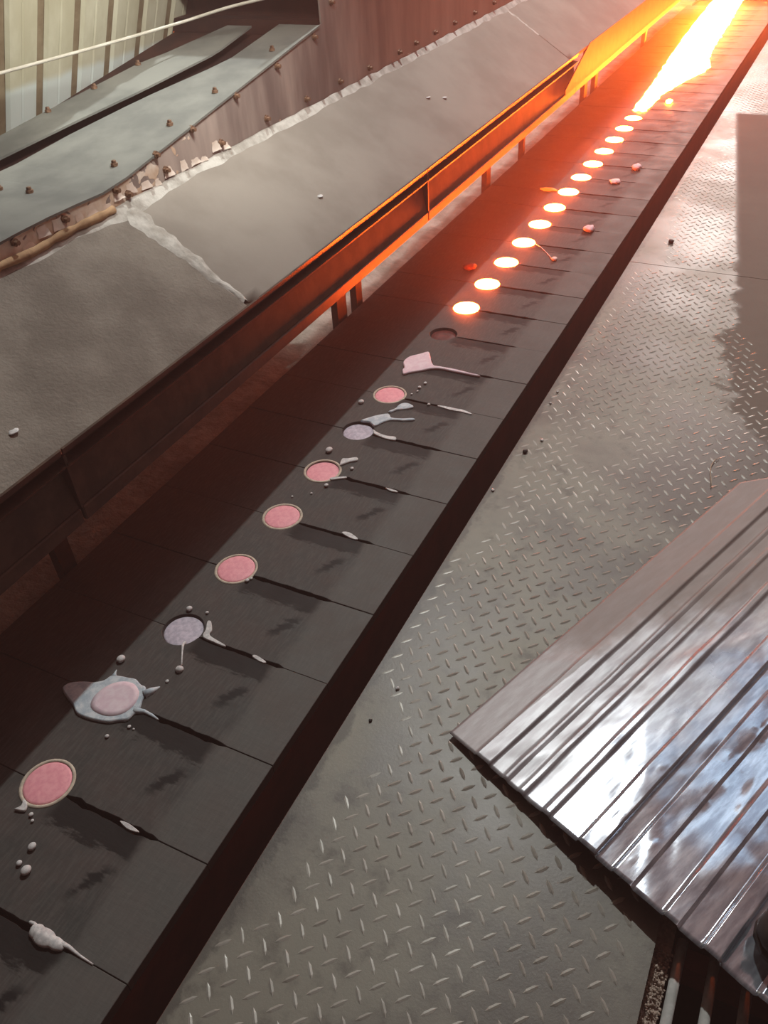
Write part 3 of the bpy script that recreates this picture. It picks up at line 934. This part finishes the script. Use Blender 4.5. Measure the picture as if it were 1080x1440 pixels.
for y, z in ((2.222, 0.9975), (1.972, 0.959), (1.724, 0.928), (1.487, 0.894), (1.314, 0.873), (1.131, 0.836), (0.934, 0.828), (0.768, 0.832),
             (2.359, 1.079), (2.62, 1.08), (2.9, 1.08), (3.2, 1.08),
             (2.613, 0.822), (2.376, 0.826), (2.131, 0.824), (1.873, 0.826), (1.614, 0.822), (1.341, 0.824), (1.173, 0.812), (2.884, 0.824), (3.047, 0.827), (3.252, 0.830), (3.472, 0.830), (3.721, 0.830), (3.983, 0.832)):
    link('bolt', bolt_h_me, side, (XB, y, z))
for x, y in ((-0.541, 2.034), (-0.55, 1.706), (-0.558, 1.479), (-0.566, 1.228), (-0.678, 1.017), (-0.779, 1.008), (-1.05, 1.50), (-1.010, 1.681), (-0.978, 1.875)):
    link('bolt', bolt_v_me, cover_l if x < -0.9 else cover_r, (x, y, topz(y)+0.004))
# curled paint flakes on the near part of the face
for i in range(16):
    y = 0.80 + 0.055*i + 0.02*RND.random()
    h = 0.012 + 0.016*RND.random()
    w = 0.022 + 0.026*RND.random()
    zc = 0.792 + 0.02*RND.random()
    cu = 0.003 + 0.004*RND.random()
    mb = MB()
    for a in range(5):
        t = a/4
        for b in range(4):
            s = b/3
            mb.v.append((XB + 0.001 + cu*(1-t)**2*(0.4+s), y + w*(s-0.5)*(1-0.3*t) + 0.004*RND.random(), zc + h*t + 0.003*RND.random()))
    for a in range(4):
        for b in range(3):
            q = a*4+b
            mb.f.append((q, q+1, q+5, q+4))
    world_obj('paint_flake', mb, M['flake'], side, True)
# tan packing strip at the near foot
tp = MB()
pts = []
for i in range(24):
    y = 0.45 + 0.65*i/23
    pts.append((XB+0.008, y, 0.797 + 0.006*noise.noise((0, y*8, 0))))
tp.tube(pts, [0.012*(0.9+0.4*noise.noise((3, i*0.7, 0))) for i in range(24)], 8)
world_obj('packing_strip', tp, M['tan'], duct, True)['label'] = 'tan packing strip squeezed out at the near foot'

# ------------------------------------------------------------------ corrugated wall
wall = empty('wall_left', (-1.2, 1.9, 0.70), None, None, None, 'structure')
wall['label'] = 'cream corrugated sheet wall behind the duct'
LEAN = 0.14/0.31
def wx(z): return -1.2 + LEAN*(z-0.87)
ribs = [1.4266 + 0.1625*i for i in range(-9, 8)]
z0w, z1w = 0.62, 1.62
for a, b in zip(ribs, ribs[1:]):
    g0, g1 = a+0.024, b-0.010
    mb = MB()
    prof = [(g0, 0), (g0+0.008, 0.014), (g0+0.055, 0.014), (g0+0.060, 0.011), (g0+0.066, 0.014), (g1-0.008, 0.014), (g1, 0)]
    vs = [(wx(z0w)+h*0.9, y, z0w) for y, h in prof] + [(wx(z1w)+h*0.9, y, z1w) for y, h in prof]
    n = len(prof)
    mb.add(vs, [(i, i+1, i+1+n, i+n) for i in range(n-1)])
    world_obj('wall_sheet', mb, M['wall'], wall)
mb = MB().prism([(wx(z0w)-0.002, ribs[0], z0w), (wx(z0w)-0.002, ribs[-1], z0w), (wx(z1w)-0.002, ribs[-1], z1w), (wx(z1w)-0.002, ribs[0], z1w)], (-0.01, 0, 0))
world_obj('wall_backing', mb, M['groove'], wall)['label'] = 'brown-grey recessed grooves between the cream panels'

# hose
hp = [(-1.02, 0.6, 1.07), (-1.01, 0.95, 1.060), (-1.0, 1.319, 1.0556), (-0.95, 1.670, 1.058), (-0.88, 2.0, 1.068), (-0.74, 2.09, 1.10), (-0.5952, 2.13, 1.126), (-0.54, 2.19, 1.14), (-0.515, 2.285, 1.16)]
hpv = [Vector(p) for p in hp]
fine = []
for i in range(len(hpv)-1):
    p0, p1, p2, p3 = hpv[max(0, i-1)], hpv[i], hpv[i+1], hpv[min(len(hpv)-1, i+2)]
    for s in range(6):
        t = s/6
        fine.append(0.5*((2*p1)+(p2-p0)*t+(2*p0-5*p1+4*p2-p3)*t*t+(3*p1-p0-3*p2+p3)*t**3))
tag(world_obj('hose', MB().tube(fine, 0.0048, 8), M['hose'], None, True), 'thin pale hose strung in front of the corrugated wall', 'hose')

# ------------------------------------------------------------------ galvanised sheet
c0 = Vector((0.738, 0.453, 0.014))
ds = Vector((0.671, -0.304, 0.046)).normalized()
dt = Vector((0.4356, 1.1384, 0.0)).normalized()
nz = ds.cross(dt).normalized()
if nz.z < 0: nz = -nz
ribs_s = [(0.083, 0.118, 0.006), (0.160, 0.168, 0.004), (0.203, 0.212, 0.004), (0.266, 0.280, 0.005), (0.355, 0.392, 0.011), (0.436, 0.474, 0.008), (0.545, 0.570, 0.008), (0.622, 0.650, 0.010), (0.72, 0.745, 0.008), (0.80, 0.83, 0.010)]
def prof_h(s):
    h = 0
    for a, b, k_ in ribs_s:
        e = 0.005
        if a-e < s < b+e:
            h = max(h, k_*min(1, (s-a+e)/e, (b+e-s)/e))
    return h
ss = sorted(set([i*0.006 for i in range(158)] + [q for a, b, _ in ribs_s for q in (a-0.005, a, (a+b)/2, b, b+0.005)]))
NTt = 150
CR = random.Random(31)
creases = []
for _ in range(95):
    a_ = CR.uniform(-0.55, 0.55)
    creases.append((CR.uniform(0.08, 0.95), CR.uniform(-0.05, 1.0), math.cos(a_), math.sin(a_), CR.uniform(0.012, 0.05), CR.uniform(0.06, 0.30), CR.uniform(-0.075, 0.075)))
pimples = [(CR.uniform(0.36, 0.75), CR.uniform(0.0, 0.5), CR.uniform(0.003, 0.006), CR.uniform(0.0010, 0.0022)) for _ in range(34)]
def crumple(s_, t_):
    h = 0.0
    for cs, ct, ca, sa, w, L_, k_ in creases:
        u = (s_-cs)*ca + (t_-ct)*sa
        v = -(s_-cs)*sa + (t_-ct)*ca
        if abs(u) < w and abs(v) < L_:
            h += k_*min(w-abs(u), (L_-abs(v))*w/L_)
    for ps, pt, r_, k_ in pimples:
        q = ((s_-ps)**2+(t_-pt)**2)/(r_*r_)
        if q < 4: h += k_*math.exp(-q)
    return h
sh = MB()
LT = 1.21
for j in range(NTt+1):
    for s in ss:
        t = (LT + min(0.36, 1.5*max(0.0, s)))*j/NTt
        dent = 0.0020*noise.noise((s*6, t*4, 0.5)) + crumple(s, t)
        crease = 0.0
        z = prof_h(s)*(1.0 if t < 1.0 else 1.0) + dent + crease
        # pimples punched from below
        sh.v.append((s, t, z))
ns = len(ss)
for j in range(NTt):
    for i in range(ns-1):
        a = j*ns+i
        sh.f.append((a, a+1, a+ns+1, a+ns))
me = bpy.data.meshes.new('galvanised_sheet')
me.from_pydata(sh.v, [], sh.f)
me.materials.append(M['sheet'])
for p in me.polygons: p.use_smooth = True
sheet = link('galvanised_sheet', me)
# frame of the sheet: x along ds, y along dt (slightly racked, as the sheet lies)
yy = nz.cross(ds).normalized()
sheet.matrix_world = Matrix(((ds.x, yy.x, nz.x, c0.x), (ds.y, yy.y, nz.y, c0.y), (ds.z, yy.z, nz.z, c0.z), (0, 0, 0, 1)))
dloc = Vector((dt.dot(ds), dt.dot(yy), dt.dot(nz)))
for v in me.vertices:
    s, t = v.co.x, v.co.y
    v.co.x = s + dloc.x*t
    v.co.y = dloc.y*t
    v.co.z += dloc.z*t*1.0
sol = sheet.modifiers.new('thickness', 'SOLIDIFY')
sol.thickness = 0.0012
sol.offset = -1
tag(sheet, 'crumpled shiny galvanised ribbed sheet lying on the chequer plate', 'metal sheet')

# ------------------------------------------------------------------ pit grate, grit, boot, litter
grate = empty('pit_grate', (1.5, -0.2, -0.10), 'row of round steel bars over the dark pit at the bottom right', 'grate')
for i in range(9):
    x = 1.276 + 0.0565*i
    world_obj('bar', MB().tube([(x, -0.95, -0.028), (x, 0.24, -0.028)], 0.0092, 14), M['bar'], grate, True)
world_obj('bearer', MB().box(1.265, 1.80, -0.62, -0.58, -0.10, -0.037), M['skirt'], grate)
world_obj('bearer', MB().box(1.265, 1.80, 0.20, 0.235, -0.10, -0.037), M['skirt'], grate)
gm = MB()
for i in range(420):
    y = 0.02 + 0.19*RND.random() if i < 330 else -0.25+0.3*RND.random()
    x = 1.232 + 0.032*RND.random()
    r = 0.0016 + 0.0018*RND.random()
    z = -0.035 + r + 0.012*RND.random()*max(0, 1-abs(y-0.11)/0.12)
    gm.ball((x, y, z), r, 0.85, 6, 4)
me = bpy.data.meshes.new('grit'); me.from_pydata(gm.v, [], gm.f); me.materials.append(M['grit'])
for p in me.polygons: p.use_smooth = True
tag(link('grit', me), 'brown granular grit piled between the chequer plate and the first bar', 'grit', None, 'stuff')

# boot: toe towards -x, standing on the sheet edge
boot = empty('work_boot', (1.50, 0.26, 0.068), 'dark rounded boot toe standing on the metal sheet at the right edge', 'boot')
def boot_mesh():
    mb = MB()
    st_ = [(0.0, 0.010, 0.020), (0.012, 0.034, 0.045), (0.035, 0.046, 0.062), (0.07, 0.051, 0.070), (0.12, 0.049, 0.085), (0.17, 0.044, 0.115), (0.215, 0.043, 0.135), (0.26, 0.042, 0.14), (0.285, 0.034, 0.13), (0.292, 0.018, 0.11)]
    n = 16
    for x, w, h in st_:
        for q in range(n):
            a = 2*PI*q/n
            cy, cz = math.cos(a), math.sin(a)
            mb.v.append((1.372+x, 0.252+w*math.copysign(abs(cy)**0.75, cy) - 0.22*x, 0.090+0.5*h+0.5*h*math.copysign(abs(cz)**0.8, cz)))
    for i in range(len(st_)-1):
        for q in range(n):
            s = (q+1) % n
            mb.f.append((i*n+q, i*n+s, (i+1)*n+s, (i+1)*n+q))
    mb.f += [tuple(reversed(range(n))), tuple(range((len(st_)-1)*n, len(st_)*n))]
    return mb
world_obj('upper', boot_mesh(), M['rubber'], boot, True)
sole = [(0.0, 0.012), (0.015, 0.036), (0.05, 0.050), (0.10, 0.051), (0.16, 0.042), (0.24, 0.045), (0.285, 0.036), (0.296, 0.015)]
lp = [(1.370+x, 0.252-w-0.22*x) for x, w in sole] + [(1.370+x, 0.252+w-0.22*x) for x, w in reversed(sole)]
world_obj('sole', MB().prism([(x, y, 0.093) for x, y in lp], (0, 0, -0.014)), M['black'], boot, False, 0.002)
world_obj('shaft', MB().tube([(1.60, 0.20, 0.15), (1.612, 0.198, 0.24), (1.618, 0.197, 0.33)], [0.052, 0.050, 0.056], 16), M['rubber'], boot, True)

# litter on the chequer plate
for i, (x, y, r, mat, lab) in enumerate((
    (0.5225, 1.3008, 0.005, 'white', 'white metal bead at the walkway edge, nearest the viewer'),
    (0.5765, 1.6001, 0.0055, 'white', 'white metal bead on the walkway, set in from the edge'),
    (0.5358, 1.8192, 0.0045, 'white', 'white metal bead at the walkway edge, nearer of the far pair'),
    (0.5364, 1.8975, 0.0045, 'white', 'white metal bead at the walkway edge, farther of the far pair'),
    (0.5790, 0.5250, 0.0045, 'white', 'pale bead on the walkway left of the metal sheet corner'),
    (0.5620, 0.4200, 0.004, 'black', 'black crumb on the walkway beside the conveyor gap, left of the metal sheet'),
    (0.5480, 1.5200, 0.008, 'black', 'dark flattened crumb by the walkway edge farther up'),
    (0.6300, 3.3200, 0.012, 'black', 'dark scuffed crumb on the far chequer plate'))):
    lump('floor_crumb', (x, y, r*0.6), (r, r*1.1, r*0.75), mat, lab, 'crumb', 40+i)
tag(world_obj('bent_wire', MB().tube([(1.098, 1.70, 0.003), (1.088, 1.685, 0.004), (1.083, 1.655, 0.004), (1.086, 1.62, 0.004), (1.094, 1.585, 0.004), (1.101, 1.545, 0.003)], 0.0011, 6), M['twig'], None, True),
    'thin bent pale wire on the chequer plate above the metal sheet', 'wire')
bpy.context.view_layer.update()
